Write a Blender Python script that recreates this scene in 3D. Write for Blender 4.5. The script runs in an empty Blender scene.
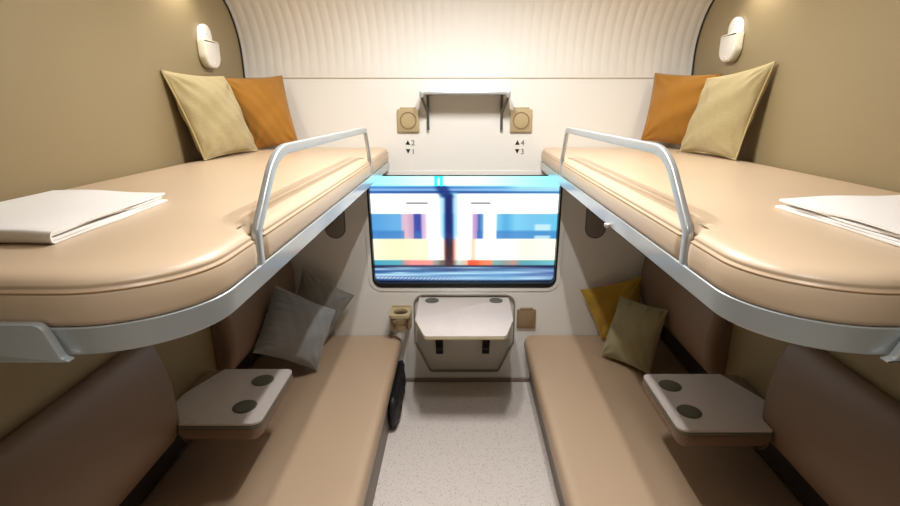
import bpy, bmesh, math, random
from mathutils import Vector, Matrix
from mathutils.geometry import tessellate_polygon
random.seed(4)
SC = bpy.context.scene
COL = SC.collection
pi = math.pi

# ------------------------------------------------------------ dimensions
XL, XR = -1.006, 1.074          # side walls
YE = 2.5                        # end wall (window wall)
YN = -0.8                       # wall behind the camera
CEIL = 2.2
EYE = 1.476

# ------------------------------------------------------------ materials
def lin(c):
    c = c / 255.0
    return c / 12.92 if c <= 0.04045 else ((c + 0.055) / 1.055) ** 2.4
def rgb(r, g, b): return (lin(r), lin(g), lin(b), 1.0)

def mat(name, col, rough=0.5, metal=0.0, bump=None, var=None, spec=0.5, coat=0.0, sheen=0.0):
    m = bpy.data.materials.new(name); m.use_nodes = True
    nt = m.node_tree; b = nt.nodes['Principled BSDF']
    b.inputs['Base Color'].default_value = col
    b.inputs['Roughness'].default_value = rough
    b.inputs['Metallic'].default_value = metal
    b.inputs['Specular IOR Level'].default_value = spec
    b.inputs['Coat Weight'].default_value = coat; b.inputs['Coat Roughness'].default_value = 0.12
    b.inputs['Sheen Weight'].default_value = sheen
    tc = nt.nodes.new('ShaderNodeTexCoord')
    if var:   # (scale, amount) gentle mottling of the material itself
        n = nt.nodes.new('ShaderNodeTexNoise'); n.inputs['Scale'].default_value = var[0]
        n.inputs['Detail'].default_value = 4
        nt.links.new(tc.outputs['Object'], n.inputs['Vector'])
        r = nt.nodes.new('ShaderNodeValToRGB')
        a = var[1]
        r.color_ramp.elements[0].position = 0.3; r.color_ramp.elements[1].position = 0.7
        r.color_ramp.elements[0].color = tuple(c * (1 - a) for c in col[:3]) + (1,)
        r.color_ramp.elements[1].color = tuple(min(1, c * (1 + a)) for c in col[:3]) + (1,)
        nt.links.new(n.outputs['Fac'], r.inputs['Fac'])
        nt.links.new(r.outputs['Color'], b.inputs['Base Color'])
    if bump:  # (kind, scale, strength, distance)
        kind, sc_, st, dist = bump
        if kind == 'noise':
            n = nt.nodes.new('ShaderNodeTexNoise'); n.inputs['Detail'].default_value = 3
            out = 'Fac'
        elif kind == 'voronoi':
            n = nt.nodes.new('ShaderNodeTexVoronoi'); out = 'Distance'
        n.inputs['Scale'].default_value = sc_
        nt.links.new(tc.outputs['Object'], n.inputs['Vector'])
        bp = nt.nodes.new('ShaderNodeBump'); bp.inputs['Strength'].default_value = st
        bp.inputs['Distance'].default_value = dist
        nt.links.new(n.outputs[out], bp.inputs['Height'])
        nt.links.new(bp.outputs['Normal'], b.inputs['Normal'])
    return m

def fabric(name, col, amount=0.12, scale=1.0):
    """woven linen: two stretched noises crossed"""
    m = bpy.data.materials.new(name); m.use_nodes = True
    nt = m.node_tree; b = nt.nodes['Principled BSDF']
    b.inputs['Roughness'].default_value = 0.9; b.inputs['Specular IOR Level'].default_value = 0.2
    b.inputs['Sheen Weight'].default_value = 0.25
    tc = nt.nodes.new('ShaderNodeTexCoord')
    outs = []
    for sx, sy in ((6, 260), (260, 6)):
        mp = nt.nodes.new('ShaderNodeMapping'); mp.inputs['Scale'].default_value = (sx * scale, sy * scale, 1)
        nt.links.new(tc.outputs['UV'], mp.inputs['Vector'])
        n = nt.nodes.new('ShaderNodeTexNoise'); n.inputs['Scale'].default_value = 1; n.inputs['Detail'].default_value = 2
        nt.links.new(mp.outputs['Vector'], n.inputs['Vector']); outs.append(n.outputs['Fac'])
    ad = nt.nodes.new('ShaderNodeMath'); ad.operation = 'ADD'
    nt.links.new(outs[0], ad.inputs[0]); nt.links.new(outs[1], ad.inputs[1])
    r = nt.nodes.new('ShaderNodeMapRange'); r.inputs['From Min'].default_value = 0.7; r.inputs['From Max'].default_value = 1.3
    r.inputs['To Min'].default_value = 1 - amount; r.inputs['To Max'].default_value = 1 + amount
    nt.links.new(ad.outputs[0], r.inputs['Value'])
    mx = nt.nodes.new('ShaderNodeVectorMath'); mx.operation = 'SCALE'
    mx.inputs[0].default_value = col[:3]
    nt.links.new(r.outputs[0], mx.inputs['Scale'])
    nt.links.new(mx.outputs['Vector'], b.inputs['Base Color'])
    bp = nt.nodes.new('ShaderNodeBump'); bp.inputs['Strength'].default_value = 0.4; bp.inputs['Distance'].default_value = 0.002
    nt.links.new(ad.outputs[0], bp.inputs['Height']); nt.links.new(bp.outputs['Normal'], b.inputs['Normal'])
    return m

def floor_mat():
    m = bpy.data.materials.new('speckled_vinyl'); m.use_nodes = True
    nt = m.node_tree; b = nt.nodes['Principled BSDF']
    b.inputs['Roughness'].default_value = 0.45
    tc = nt.nodes.new('ShaderNodeTexCoord')
    base = rgb(220, 210, 204)
    prev = None
    for sc_, th, c in ((150, 0.17, rgb(120, 104, 98)), (210, 0.16, rgb(228, 218, 210)), (105, 0.10, rgb(100, 84, 80))):
        v = nt.nodes.new('ShaderNodeTexVoronoi'); v.inputs['Scale'].default_value = sc_
        nt.links.new(tc.outputs['Object'], v.inputs['Vector'])
        wn = nt.nodes.new('ShaderNodeSeparateColor'); nt.links.new(v.outputs['Color'], wn.inputs['Color'])
        gt = nt.nodes.new('ShaderNodeMath'); gt.operation = 'MULTIPLY'; gt.inputs[1].default_value = th * 2
        nt.links.new(wn.outputs[0], gt.inputs[0])
        lt = nt.nodes.new('ShaderNodeMath'); lt.operation = 'LESS_THAN'
        nt.links.new(v.outputs['Distance'], lt.inputs[0]); nt.links.new(gt.outputs[0], lt.inputs[1])
        f = nt.nodes.new('ShaderNodeMath'); f.operation = 'MULTIPLY'; f.inputs[1].default_value = 0.75
        nt.links.new(lt.outputs[0], f.inputs[0])
        mx = nt.nodes.new('ShaderNodeMix'); mx.data_type = 'RGBA'
        if prev is None: mx.inputs[6].default_value = base
        else: nt.links.new(prev, mx.inputs[6])
        mx.inputs[7].default_value = c
        nt.links.new(f.outputs[0], mx.inputs[0]); prev = mx.outputs[2]
    nt.links.new(prev, b.inputs['Base Color'])
    return m

def linen_laminate(name, col):
    m = mat(name, col, 0.35)
    return m

M = {}
M['wall_brown'] = mat('brown_wall_laminate', rgb(147, 131, 98), 0.42, var=(1.5, 0.03), bump=('noise', 260, 0.05, 0.001))
M['white'] = mat('white_gloss_panel', rgb(240, 238, 233), 0.3)
M['cove'] = mat('white_ribbed_panel', rgb(238, 235, 229), 0.22)
M['leather'] = mat('tan_leather', rgb(205, 181, 153), 0.38, bump=('voronoi', 420, 0.06, 0.0006), var=(3, 0.02))
M['leather_seat'] = mat('bench_leather', rgb(182, 156, 130), 0.4, bump=('voronoi', 420, 0.06, 0.0006), var=(3, 0.02))
M['leather_back'] = mat('brown_leather', rgb(132, 108, 90), 0.42, bump=('voronoi', 420, 0.06, 0.0006))
M['thread'] = mat('stitching_thread', rgb(168, 136, 104), 0.7)
M['silver'] = mat('silver_painted_metal', rgb(178, 184, 186), 0.35, metal=0.4, coat=0.7)
M['silver_rail'] = mat('satin_rail_metal', rgb(196, 202, 206), 0.3, metal=0.5)
M['dark_metal'] = mat('dark_grey_metal', rgb(110, 108, 106), 0.35, metal=0.5)
M['gap'] = mat('shadow_gap_strip', rgb(40, 36, 32), 0.6)
M['black'] = mat('black_plastic', rgb(18, 18, 20), 0.4)
M['bagcloth'] = mat('black_nylon', rgb(26, 26, 30), 0.55, bump=('noise', 60, 0.5, 0.006))
M['plinth'] = mat('grey_brown_plinth', rgb(128, 118, 106), 0.5)
M['recess'] = mat('shaded_gap_board', rgb(58, 46, 38), 0.7)  # dark colour stands in for the shade below the backrests
M['beige_plastic'] = mat('beige_plastic', rgb(186, 168, 130), 0.4)
M['tan_plastic'] = mat('tan_plastic', rgb(150, 126, 94), 0.4)
M['clear'] = mat('clear_plastic', rgb(190, 190, 180), 0.2)
M['table'] = mat('pale_table_laminate', rgb(226, 216, 212), 0.3, var=(40, 0.02))
M['table_edge'] = mat('cream_table_edge', rgb(206, 192, 156), 0.45)
M['panel_grey'] = mat('grey_recess_panel', rgb(224, 220, 208), 0.3)
M['rim'] = mat('grey_rim', rgb(150, 148, 138), 0.35, metal=0.4)
M['cup'] = mat('grey_cup_metal', rgb(120, 120, 116), 0.3, metal=0.6)
M['cup_dark'] = mat('dark_cup_rubber', rgb(116, 114, 102), 0.5)
M['lamp_white'] = mat('white_lamp_plastic', rgb(238, 236, 230), 0.35)
M['lamp_side'] = mat('cream_lamp_plastic', rgb(216, 210, 190), 0.35)
M['towel'] = mat('white_cotton', rgb(250, 248, 246), 0.85, bump=('noise', 350, 0.2, 0.001), sheen=0.2)
M['beige_linen'] = fabric('beige_linen', rgb(174, 159, 117), 0.14)
M['piping'] = mat('pale_piping', rgb(200, 182, 134), 0.8)
M['mustard'] = fabric('mustard_cloth', rgb(160, 110, 40), 0.05)
M['grey_velvet'] = fabric('grey_velvet', rgb(152, 155, 158), 0.05)
M['grey_cloth'] = fabric('grey_cloth', rgb(138, 137, 132), 0.05)
M['olive_velvet'] = fabric('olive_velvet', rgb(162, 154, 120), 0.05)
M['yellow_cloth'] = fabric('yellow_cloth', rgb(178, 142, 52), 0.05)
M['mesh_grille'] = mat('dark_speaker_mesh', rgb(150, 142, 132), 0.6, bump=('voronoi', 180, 1.0, 0.004))
M['ink_grey'] = mat('grey_ink', rgb(84, 80, 80), 0.5)
M['ink'] = mat('black_ink', rgb(22, 20, 20), 0.5)
M['floor'] = floor_mat()
M['floor_dark'] = mat('grey_floor_edging', rgb(140, 126, 118), 0.45)
M['diffuser'] = mat('lamp_diffuser', rgb(240, 240, 240), 0.4)
b_ = M['diffuser'].node_tree.nodes['Principled BSDF']
b_.inputs['Emission Color'].default_value = (1, .96, .9, 1); b_.inputs['Emission Strength'].default_value = 6
M['led'] = mat('blue_led', rgb(60, 90, 220), 0.4)
b_ = M['led'].node_tree.nodes['Principled BSDF']
b_.inputs['Emission Color'].default_value = (.1, .25, 1, 1); b_.inputs['Emission Strength'].default_value = 1.5

gm = bpy.data.materials.new('window_glass'); gm.use_nodes = True
nt = gm.node_tree
for n in list(nt.nodes):
    if n.type != 'OUTPUT_MATERIAL': nt.nodes.remove(n)
o_ = [n for n in nt.nodes if n.type == 'OUTPUT_MATERIAL'][0]
tr = nt.nodes.new('ShaderNodeBsdfTransparent'); gl = nt.nodes.new('ShaderNodeBsdfGlossy'); gl.inputs['Roughness'].default_value = 0.02
fr = nt.nodes.new('ShaderNodeFresnel'); fr.inputs['IOR'].default_value = 1.45
mx = nt.nodes.new('ShaderNodeMixShader')
nt.links.new(fr.outputs[0], mx.inputs[0]); nt.links.new(tr.outputs[0], mx.inputs[1]); nt.links.new(gl.outputs[0], mx.inputs[2])
nt.links.new(mx.outputs[0], o_.inputs['Surface'])
M['glass'] = gm

sm = bpy.data.materials.new('lit_screen'); sm.use_nodes = True
nt = sm.node_tree; b_ = nt.nodes['Principled BSDF']
b_.inputs['Base Color'].default_value = (0.01, 0.01, 0.01, 1); b_.inputs['Roughness'].default_value = 0.5
va = nt.nodes.new('ShaderNodeVertexColor'); va.layer_name = 'picture'
nt.links.new(va.outputs['Color'], b_.inputs['Emission Color'])
SCREEN_STRENGTH = 1.1
b_.inputs['Emission Strength'].default_value = SCREEN_STRENGTH
M['screen'] = sm

# ------------------------------------------------------------ helpers
def link(name, me, m, parent=None, smooth=True):
    o = bpy.data.objects.new(name, me); COL.objects.link(o)
    if m is not None: me.materials.append(m)
    if smooth:
        for p in me.polygons: p.use_smooth = True
    if parent is not None:
        o.parent = parent
        o.matrix_parent_inverse = Matrix.Translation(-Vector(parent.location))
    return o

def obj(name, bm, m, parent=None, smooth=True, angle=40):
    bmesh.ops.recalc_face_normals(bm, faces=bm.faces)
    me = bpy.data.meshes.new(name)
    if smooth:
        for e in bm.edges:
            if len(e.link_faces) == 2 and e.calc_face_angle(0) > math.radians(angle): e.smooth = False
    bm.to_mesh(me); bm.free()
    return link(name, me, m, parent, smooth)

def rawobj(name, bm, m, parent=None):
    """keeps the face winding as built"""
    me = bpy.data.meshes.new(name); bm.to_mesh(me); bm.free()
    return link(name, me, m, parent, True)

def tag(o, label=None, cat=None, group=None, kind=None):
    if label: o['label'] = label
    if cat: o['category'] = cat
    if group: o['group'] = group
    if kind: o['kind'] = kind
    return o

def thing(name, loc, label, cat, group=None):
    o = bpy.data.objects.new(name, None); COL.objects.link(o)
    o.location = loc; o.empty_display_size = 0.1
    return tag(o, label, cat, group)

def box(bm, x0, x1, y0, y1, z0, z1, bev=0.0, seg=2):
    r = bmesh.ops.create_cube(bm, size=1)
    vs = r['verts']
    for v in vs:
        v.co.x = x0 if v.co.x < 0 else x1
        v.co.y = y0 if v.co.y < 0 else y1
        v.co.z = z0 if v.co.z < 0 else z1
    if bev:
        es = list({e for v in vs for e in v.link_edges})
        bmesh.ops.bevel(bm, geom=es, offset=bev, segments=seg, affect='EDGES', profile=0.5)
    return bm

def newbox(*a, **k): return box(bmesh.new(), *a, **k)

def round_poly(pts, rad, seg=8):
    """rounded corners of a closed 2-D polygon; rad a number or a list"""
    out = []; n = len(pts)
    for i, p in enumerate(pts):
        r = rad[i] if isinstance(rad, (list, tuple)) else rad
        p = Vector(p); a = (Vector(pts[i - 1]) - p); b = (Vector(pts[(i + 1) % n]) - p)
        la, lb = a.length, b.length; a.normalize(); b.normalize()
        if r <= 1e-6: out.append(tuple(p)); continue
        ang = a.angle(b); d = min(r / math.tan(ang / 2), la * 0.49, lb * 0.49); rr = d * math.tan(ang / 2)
        c = p + (a + b).normalized() * (rr / math.sin(ang / 2))
        s = p + a * d; e = p + b * d
        va, vb = s - c, e - c
        t = va.angle(vb); cr = va.x * vb.y - va.y * vb.x; sg = 1 if cr > 0 else -1
        for k in range(seg + 1):
            q = sg * t * k / seg
            out.append((c.x + va.x * math.cos(q) - va.y * math.sin(q), c.y + va.x * math.sin(q) + va.y * math.cos(q)))
    return out

def area2(p): return sum(p[i - 1][0] * p[i][1] - p[i][0] * p[i - 1][1] for i in range(len(p)))
def inset(p, d):
    """inward offset of a dense closed polygon"""
    s = 1 if area2(p) > 0 else -1; n = len(p); out = []
    for i in range(n):
        a = Vector(p[i - 1]); b = Vector(p[(i + 1) % n]); t = (b - a)
        if t.length < 1e-9: out.append(p[i]); continue
        t.normalize(); nn = Vector((-t.y, t.x)) * s
        # corner sharpness compensation
        u = (Vector(p[i]) - a); w = (b - Vector(p[i])); k = 1.0
        if u.length > 1e-9 and w.length > 1e-9:
            c = math.cos(u.angle(w) / 2); k = 1 / max(c, 0.5)
        out.append((p[i][0] + nn.x * d * k, p[i][1] + nn.y * d * k))
    return out

def lofted(rings, cap0=True, cap1=True):
    bm = bmesh.new(); R = []
    for ring in rings: R.append([bm.verts.new(c) for c in ring])
    n = len(rings[0])
    for a, b in zip(R, R[1:]):
        for i in range(n):
            bm.faces.new((a[i], a[(i + 1) % n], b[(i + 1) % n], b[i]))
    if cap0: bm.faces.new(R[0])
    if cap1: bm.faces.new(R[-1])
    return bm

def prism(poly, z0, z1, bev=0.003, mapf=lambda x, y, z: (x, y, z)):
    """closed 2-D outline extruded with softened rims"""
    rings = []
    for d, z in ((bev, z0), (bev * .3, z0 + bev * .3), (0, z0 + bev), (0, z1 - bev), (bev * .3, z1 - bev * .3), (bev, z1)):
        rings.append([mapf(x, y, z) for x, y in (inset(poly, d) if d else poly)])
    return lofted(rings)

def dense(poly, step=0.03):
    out = []; n = len(poly)
    for i in range(n):
        a = Vector(poly[i]); b = Vector(poly[(i + 1) % n]); k = max(1, int((b - a).length / step))
        for j in range(k): out.append(tuple(a.lerp(b, j / k)))
    return out

def sweep(path, prof, closed=False, up=None):
    """profile [(a,b)] swept along 3-D path; a along the side vector 'up' (fixed), b along the other normal"""
    bm = bmesh.new(); n = len(path); R = []
    for i in range(n):
        p = Vector(path[i])
        if closed: t = Vector(path[(i + 1) % n]) - Vector(path[i - 1])
        else: t = Vector(path[min(i + 1, n - 1)]) - Vector(path[max(i - 1, 0)])
        t.normalize(); s = Vector(up) if up else Vector((0, 0, 1))
        s = (s - t * s.dot(t)).normalized(); w = t.cross(s)
        R.append([bm.verts.new(p + s * a + w * b) for a, b in prof])
    m = len(prof)
    rng = range(n) if closed else range(n - 1)
    for i in rng:
        a, b = R[i], R[(i + 1) % n]
        for j in range(m): bm.faces.new((a[j], a[(j + 1) % m], b[(j + 1) % m], b[j]))
    if not closed: bm.faces.new(R[0]); bm.faces.new(R[-1])
    return bm

def circ(r, n=10): return [(r * math.cos(2 * pi * k / n), r * math.sin(2 * pi * k / n)) for k in range(n)]
def rrect(w, h, r, seg=3): return round_poly([(-w/2, -h/2), (w/2, -h/2), (w/2, h/2), (-w/2, h/2)], r, seg)

def lathe(bm, prof, c, axis='z', n=32):
    """prof [(r, h)] about an axis through c"""
    R = []
    for r, h in prof:
        ring = []
        for k in range(n):
            a = 2 * pi * k / n; u, v = r * math.cos(a), r * math.sin(a)
            if axis == 'z': co = (c[0] + u, c[1] + v, c[2] + h)
            elif axis == 'y': co = (c[0] + u, c[1] + h, c[2] + v)
            else: co = (c[0] + h, c[1] + u, c[2] + v)
            ring.append(bm.verts.new(co))
        R.append(ring)
    for a, b in zip(R, R[1:]):
        for i in range(n): bm.faces.new((a[i], a[(i + 1) % n], b[(i + 1) % n], b[i]))
    bm.faces.new(R[0]); bm.faces.new(R[-1])
    return bm

# ------------------------------------------------------------ the setting
struct = lambda o: tag(o, kind='structure')
struct(obj('floor', newbox(XL - .05, XR + .05, YN - .05, YE + .05, -.05, 0), M['floor'], smooth=False))
struct(obj('wall_left', newbox(XL - .05, XL, YN - .05, YE + .05, 0, CEIL), M['wall_brown'], smooth=False))
struct(obj('wall_right', newbox(XR, XR + .05, YN - .05, YE + .05, 0, CEIL), M['wall_brown'], smooth=False))
struct(obj('wall_near', newbox(XL, XR, YN - .05, YN, 0, CEIL), M['wall_brown'], smooth=False))
struct(obj('ceiling', newbox(XL - .05, XR + .05, YN - .05, YE + .05, CEIL, CEIL + .05), M['white'], smooth=False))

# end wall with the window opening and the table recess cut through
WX0, WX1, WZ0, WZ1 = -.462, .502, .5515, 1.138
win = round_poly([(WX0 - .004, WZ1), (WX0 + .004, WZ0), (WX1 - .006, WZ0), (WX1 + .002, WZ1)], [.012, .05, .05, .012], 8)
rec = round_poly([(-.245, .508), (-.245, .235), (-.165, .062), (.203, .062), (.283, .235), (.283, .508)],
                 [.05, .02, .02, .02, .02, .05], 5)
SEAM = 1.5865
def end_wall():
    outer = [(XL, 0), (XR, 0), (XR, SEAM), (XL, SEAM)]
    loops = [outer, win, rec]
    flat = [p for l in loops for p in l]
    tris = tessellate_polygon([[Vector((x, z, 0)) for x, z in l] for l in loops])
    bm = bmesh.new()
    F = [bm.verts.new((x, YE, z)) for x, z in flat]; B = [bm.verts.new((x, YE + .032, z)) for x, z in flat]
    for t in tris:
        try: bm.faces.new([F[i] for i in t]); bm.faces.new([B[i] for i in reversed(t)])
        except ValueError: pass
    s = 0
    for l in loops:
        n = len(l)
        for i in range(n):
            a, b = s + i, s + (i + 1) % n
            bm.faces.new((F[a], F[b], B[b], B[a]))
        s += n
    return bm
struct(obj('wall_far', end_wall(), M['white'], angle=30))

# ribbed cove above the seam
RC = .287
def cove_profile():
    pts = [(YE - .004, SEAM + .003), (YE - .004, 1.62), (YE - .004, 1.66)]
    for k in range(1, 13):
        a = math.radians(57) * k / 12
        pts.append((YE - .004 - RC + RC * math.cos(a), 1.66 + RC * math.sin(a)))
    y, z = pts[-1]
    for k in range(1, 9):
        pts.append((y - k / 8 * .46, z + k / 8 * (CEIL - z)))
    return pts
def cove():
    P = cove_profile(); bm = bmesh.new(); n = 51 * 8; period = .0408; R = []
    for i in range(n + 1):
        x = XL + (XR - XL) * i / n
        u = ((x - .034) / period) % 1.0
        d = .0020 * abs(math.sin(pi * u)) ** .7
        col = []
        for j, (y, z) in enumerate(P):
            a = P[max(j - 1, 0)]; b = P[min(j + 1, len(P) - 1)]
            t = Vector((b[0] - a[0], b[1] - a[1])).normalized(); nn = Vector((-t.y, t.x))
            fade = min(1.0, max(0.0, (z - 1.60) / .03))
            col.append(bm.verts.new((x, y + nn.x * d * fade, z + nn.y * d * fade)))
        R.append(col)
    for a, b in zip(R, R[1:]):
        for j in range(len(P) - 1): bm.faces.new((a[j], a[j + 1], b[j + 1], b[j]))
    return bm
struct(rawobj('trim_1', cove(), M['cove']))
for i, x in enumerate((XL + .003, XR - .003)):
    pth = [(x, y - .006, z) for y, z in cove_profile()]
    struct(obj('trim_%d' % (i + 2), sweep(pth, rrect(.006, .008, .001, 1), up=(1, 0, 0)), M['gap']))  # dark strips paint the shadow gap between cove and side walls
struct(obj('trim_4', newbox(XL + .001, XR - .001, YE - .0030, YE + .01, SEAM + .0005, SEAM + .0025), M['table_edge'], smooth=False))
struct(obj('baseboard_far', newbox(-.337, .379, YE - .012, YE + .001, 0, .022, bev=.004), M['floor_dark']))

# window: black gasket, pale surround, glass
w1 = tag(bpy.data.objects.new('window_1', None), kind='structure'); COL.objects.link(w1); w1.location = (.02, YE, .85)
def ring_bm(loop, wi, wo, y0, y1):
    a = inset(loop, wi); b = inset(loop, -wo); bm = bmesh.new(); n = len(loop)
    V = [[bm.verts.new((p[0], y, p[1])) for p in l] for l, y in ((a, y0), (b, y0), (b, y1), (a, y1))]
    for i in range(n):
        for k in range(4):
            p, q = V[k], V[(k + 1) % 4]
            bm.faces.new((p[i], p[(i + 1) % n], q[(i + 1) % n], q[i]))
    return bm
obj('window_surround', ring_bm(win, -.0005, .02, YE - .004, YE + .001), M['white'], w1)
def gasket():
    # thin at the top and sides, a deeper black sill at the bottom
    a = round_poly([(WX0 + .006, WZ1 - .005), (WX0 + .014, WZ0 + .024), (WX1 - .016, WZ0 + .024), (WX1 - .008, WZ1 - .005)], [.012, .03, .03, .012], 8)
    bm = bmesh.new(); n = len(win)
    V = [[bm.verts.new((p[0], y, p[1])) for p in l] for l, y in ((a, YE - .004), (win, YE - .006), (win, YE + .03), (a, YE + .03))]
    for i in range(n):
        for k in range(4):
            p, q = V[k], V[(k + 1) % 4]
            bm.faces.new((p[i], p[(i + 1) % n], q[(i + 1) % n], q[i]))
    return bm
obj('window_gasket', gasket(), M['black'], w1)
g = bmesh.new(); box(g, WX0 + .003, WX1 - .003, YE + .012, YE + .016, WZ0 + .01, WZ1 - .004)
obj('window_pane', g, M['glass'], w1, smooth=False)

# ------------------------------------------------------------ the lit screen behind the pane
def sstep(a, b, x):
    if a == b: return 1.0 if x >= a else 0.0
    t = min(1, max(0, (x - a) / (b - a))); return t * t * (3 - 2 * t)
def mixc(a, b, t): return tuple(p + (q - p) * t for p, q in zip(a, b))
def xramp(stops, x):
    if x <= stops[0][0]: return stops[0][1]
    for (xa, ca), (xb, cb) in zip(stops, stops[1:]):
        if x <= xb: return mixc(ca, cb, sstep(xa, xb, x))
    return stops[-1][1]
rs = random.Random(7)
streaks = [(rs.uniform(30, 790), rs.uniform(395, 452), rs.uniform(40, 200), rs.uniform(1.5, 5), rs.uniform(-.5, 1)) for _ in range(70)]
W_ = (255, 255, 255)
def picture(x, y):
    """x 30..790, y 40..478 in picture units"""
    rows = []
    sky = xramp([(30, (128, 235, 250)), (280, (170, 246, 252)), (400, (185, 248, 252)), (790, (120, 228, 246))], x)
    band = xramp([(30, (80, 140, 215)), (300, (70, 125, 200)), (540, (90, 160, 225)), (640, (160, 225, 245)), (790, (170, 238, 250))], x)
    line = xramp([(30, (30, 90, 170)), (330, (25, 70, 150)), (790, (40, 120, 190))], x)
    up = xramp([(30, (248, 255, 255)), (60, W_), (750, W_), (790, (240, 252, 255))], x)
    wnd = xramp([(30, (90, 165, 225)), (150, (110, 180, 232)), (160, (215, 190, 220)), (172, (228, 190, 208)), (200, (205, 165, 200)),
                 (210, (62, 84, 172)), (228, (66, 74, 168)), (242, (215, 185, 220)), (262, (245, 232, 245)), (275, W_), (318, W_),
                 (332, (120, 200, 235)), (356, (60, 130, 190)), (372, (235, 250, 255)), (385, W_), (436, W_), (446, (205, 170, 215)), (458, (180, 150, 205)),
                 (468, (70, 110, 185)), (478, (90, 150, 205)), (490, (250, 235, 245)), (512, (252, 240, 240)), (532, (250, 250, 255)),
                 (546, (120, 200, 240)), (575, (90, 180, 230)), (620, (130, 210, 245)), (690, (120, 200, 240)), (790, (110, 205, 240))], x)
    # darker sill inside the carriage windows
    if y > 250 and (x < 165 or 205 < x < 236 or 460 < x < 482 or x > 540):
        wnd = mixc(wnd, (50, 120, 195), .62 * sstep(250, 262, y))
    if 685 < x < 765:
        k = sstep(685, 700, x) * (1 - sstep(748, 765, x))
        wnd = mixc(wnd, (225, 250, 255), .75 * k * max(sstep(228, 234, y) * (1 - sstep(252, 258, y)), sstep(274, 277, y)))
    low = xramp([(30, (255, 255, 218)), (120, (255, 250, 205)), (255, (255, 255, 212)), (275, W_), (322, (255, 240, 230)), (336, (226, 150, 132)),
                 (362, (222, 150, 130)), (378, (255, 235, 220)), (392, W_), (430, (255, 250, 240)), (444, (255, 222, 190)), (462, (255, 252, 235)),
                 (560, W_), (650, (255, 252, 222)), (790, (255, 252, 226))], x)
    stripe = xramp([(30, (70, 170, 200)), (140, (84, 176, 196)), (170, (215, 150, 150)), (195, (252, 150, 150)), (270, (250, 156, 150)),
                    (292, (160, 160, 150)), (320, (110, 100, 90)), (362, (150, 110, 100)), (385, (200, 220, 210)), (418, (240, 190, 160)), (430, (255, 84, 50)),
                    (455, (255, 90, 50)), (480, (255, 130, 80)), (515, (255, 140, 100)), (535, (120, 180, 180)), (580, (150, 160, 160)),
                    (610, (190, 150, 140)), (650, (90, 170, 185)), (790, (110, 195, 205))], x)
    track = xramp([(30, (40, 90, 160)), (300, (60, 120, 180)), (560, (90, 150, 205)), (790, (50, 80, 150))], x)
    if 396 < y < 456:
        track = mixc(track, (12, 30, 84), .7 * (1 - sstep(396, 420, y)))
        for sx, sy, lx, ly, a in streaks:
            k = math.exp(-((x - sx) / lx) ** 2 - ((y - sy) / ly) ** 2)
            track = mixc(track, (190, 232, 250) if a > 0 else (14, 30, 80), min(1, abs(a) * k))
    seq = [(40, sky), (84, band), (104, line), (112, up), (190, wnd), (288, low), (374, stripe), (395, (10, 22, 64)), (402, track), (458, (8, 12, 34))]
    soft = [0, 4, 3, 4, 3, 3, 3, 4, 4, 5]
    c = seq[0][1]
    for (ya, ca), s in list(zip(seq, soft))[1:]: c = mixc(c, ca, sstep(ya - s, ya + s, y))
    # light strip between band and line
    k = math.exp(-((y - 98) / 4) ** 2); c = mixc(c, (170, 215, 245), .75 * k)
    # door grab-rail dashes
    for xa, xb in ((178, 262), (435, 512)):
        k = sstep(xa - 6, xa + 4, x) * (1 - sstep(xb - 4, xb + 6, x)) * math.exp(-((y - 149) / 2.6) ** 2)
        c = mixc(c, (30, 30, 40), .85 * k)
    # mast in front of the carriages
    if 108 < y < 402:
        w = 17; k = math.exp(-((x - 346) / w) ** 4)
        mc = mixc((8, 28, 104), (40, 10, 30), sstep(270, 330, y))
        c = mixc(c, (110, 200, 240), .6 * math.exp(-((x - 346) / 36) ** 4) * (1 - sstep(270, 300, y)))
        c = mixc(c, mc, .97 * k * sstep(108, 122, y) * (1 - .3 * sstep(360, 400, y)))
    k = math.exp(-((x - (322 + (y - 95) * .55)) / 26) ** 4) * sstep(78, 88, y) * (1 - sstep(122, 134, y)); c = mixc(c, (10, 45, 120), .85 * k)
    for xa in (296, 318):
        k = math.exp(-((x - xa) / 6) ** 4) * sstep(40, 46, y) * (1 - sstep(80, 90, y)); c = mixc(c, (0, 220, 222), .9 * k)
    k = math.exp(-((x - 307) / 15) ** 4) * math.exp(-((y - 50) / 4) ** 2); c = mixc(c, (0, 215, 225), .8 * k)
    # pale sleepers' ends along the lower edge
    if x < 520:
        yy = 446 + (x - 62) * .018
        k = math.exp(-((y - yy) / 4.5) ** 4) * (.5 + .5 * math.sin((x + (y - yy) * 1.5) / 16 * 2 * pi)) * (1 - sstep(300, 520, x))
        c = mixc(c, (225, 235, 250), .95 * k)
    return c
def screen():
    nx, nz = 300, 170; x0, x1, z0, z1 = WX0 - .004, WX1 + .004, WZ0 + .004, WZ1 + .004
    bm = bmesh.new(); lay = bm.verts.layers.float_color.new('picture')
    V = []
    for j in range(nz + 1):
        row = []
        for i in range(nx + 1):
            x = x0 + (x1 - x0) * i / nx; z = z0 + (z1 - z0) * j / nz
            v = bm.verts.new((x, YE + .0326, z))
            py = 478 - (478 - 40) * (z - WZ0) / (WZ1 - WZ0)      # rows of the picture
            px = 30 + (790 - 30) * (x - WX0) / (WX1 - WX0)
            c = picture(px, py)
            g = 1 + 1.1 * (1 - sstep(80, 88, py)) + .45 * sstep(.80, 1.0, min(c) / 255)
            v[lay] = (lin(c[0]) * g, lin(c[1]) * g, lin(c[2]) * g, 1)
            row.append(v)
        V.append(row)
    for a, b in zip(V, V[1:]):
        for i in range(nx): bm.faces.new((a[i], a[i + 1], b[i + 1], b[i]))
    return bm
scr = thing('display_screen', (.02, YE + .04, .85), 'large lit screen in the window, picturing a blurred blue and white train', 'screen')
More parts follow.
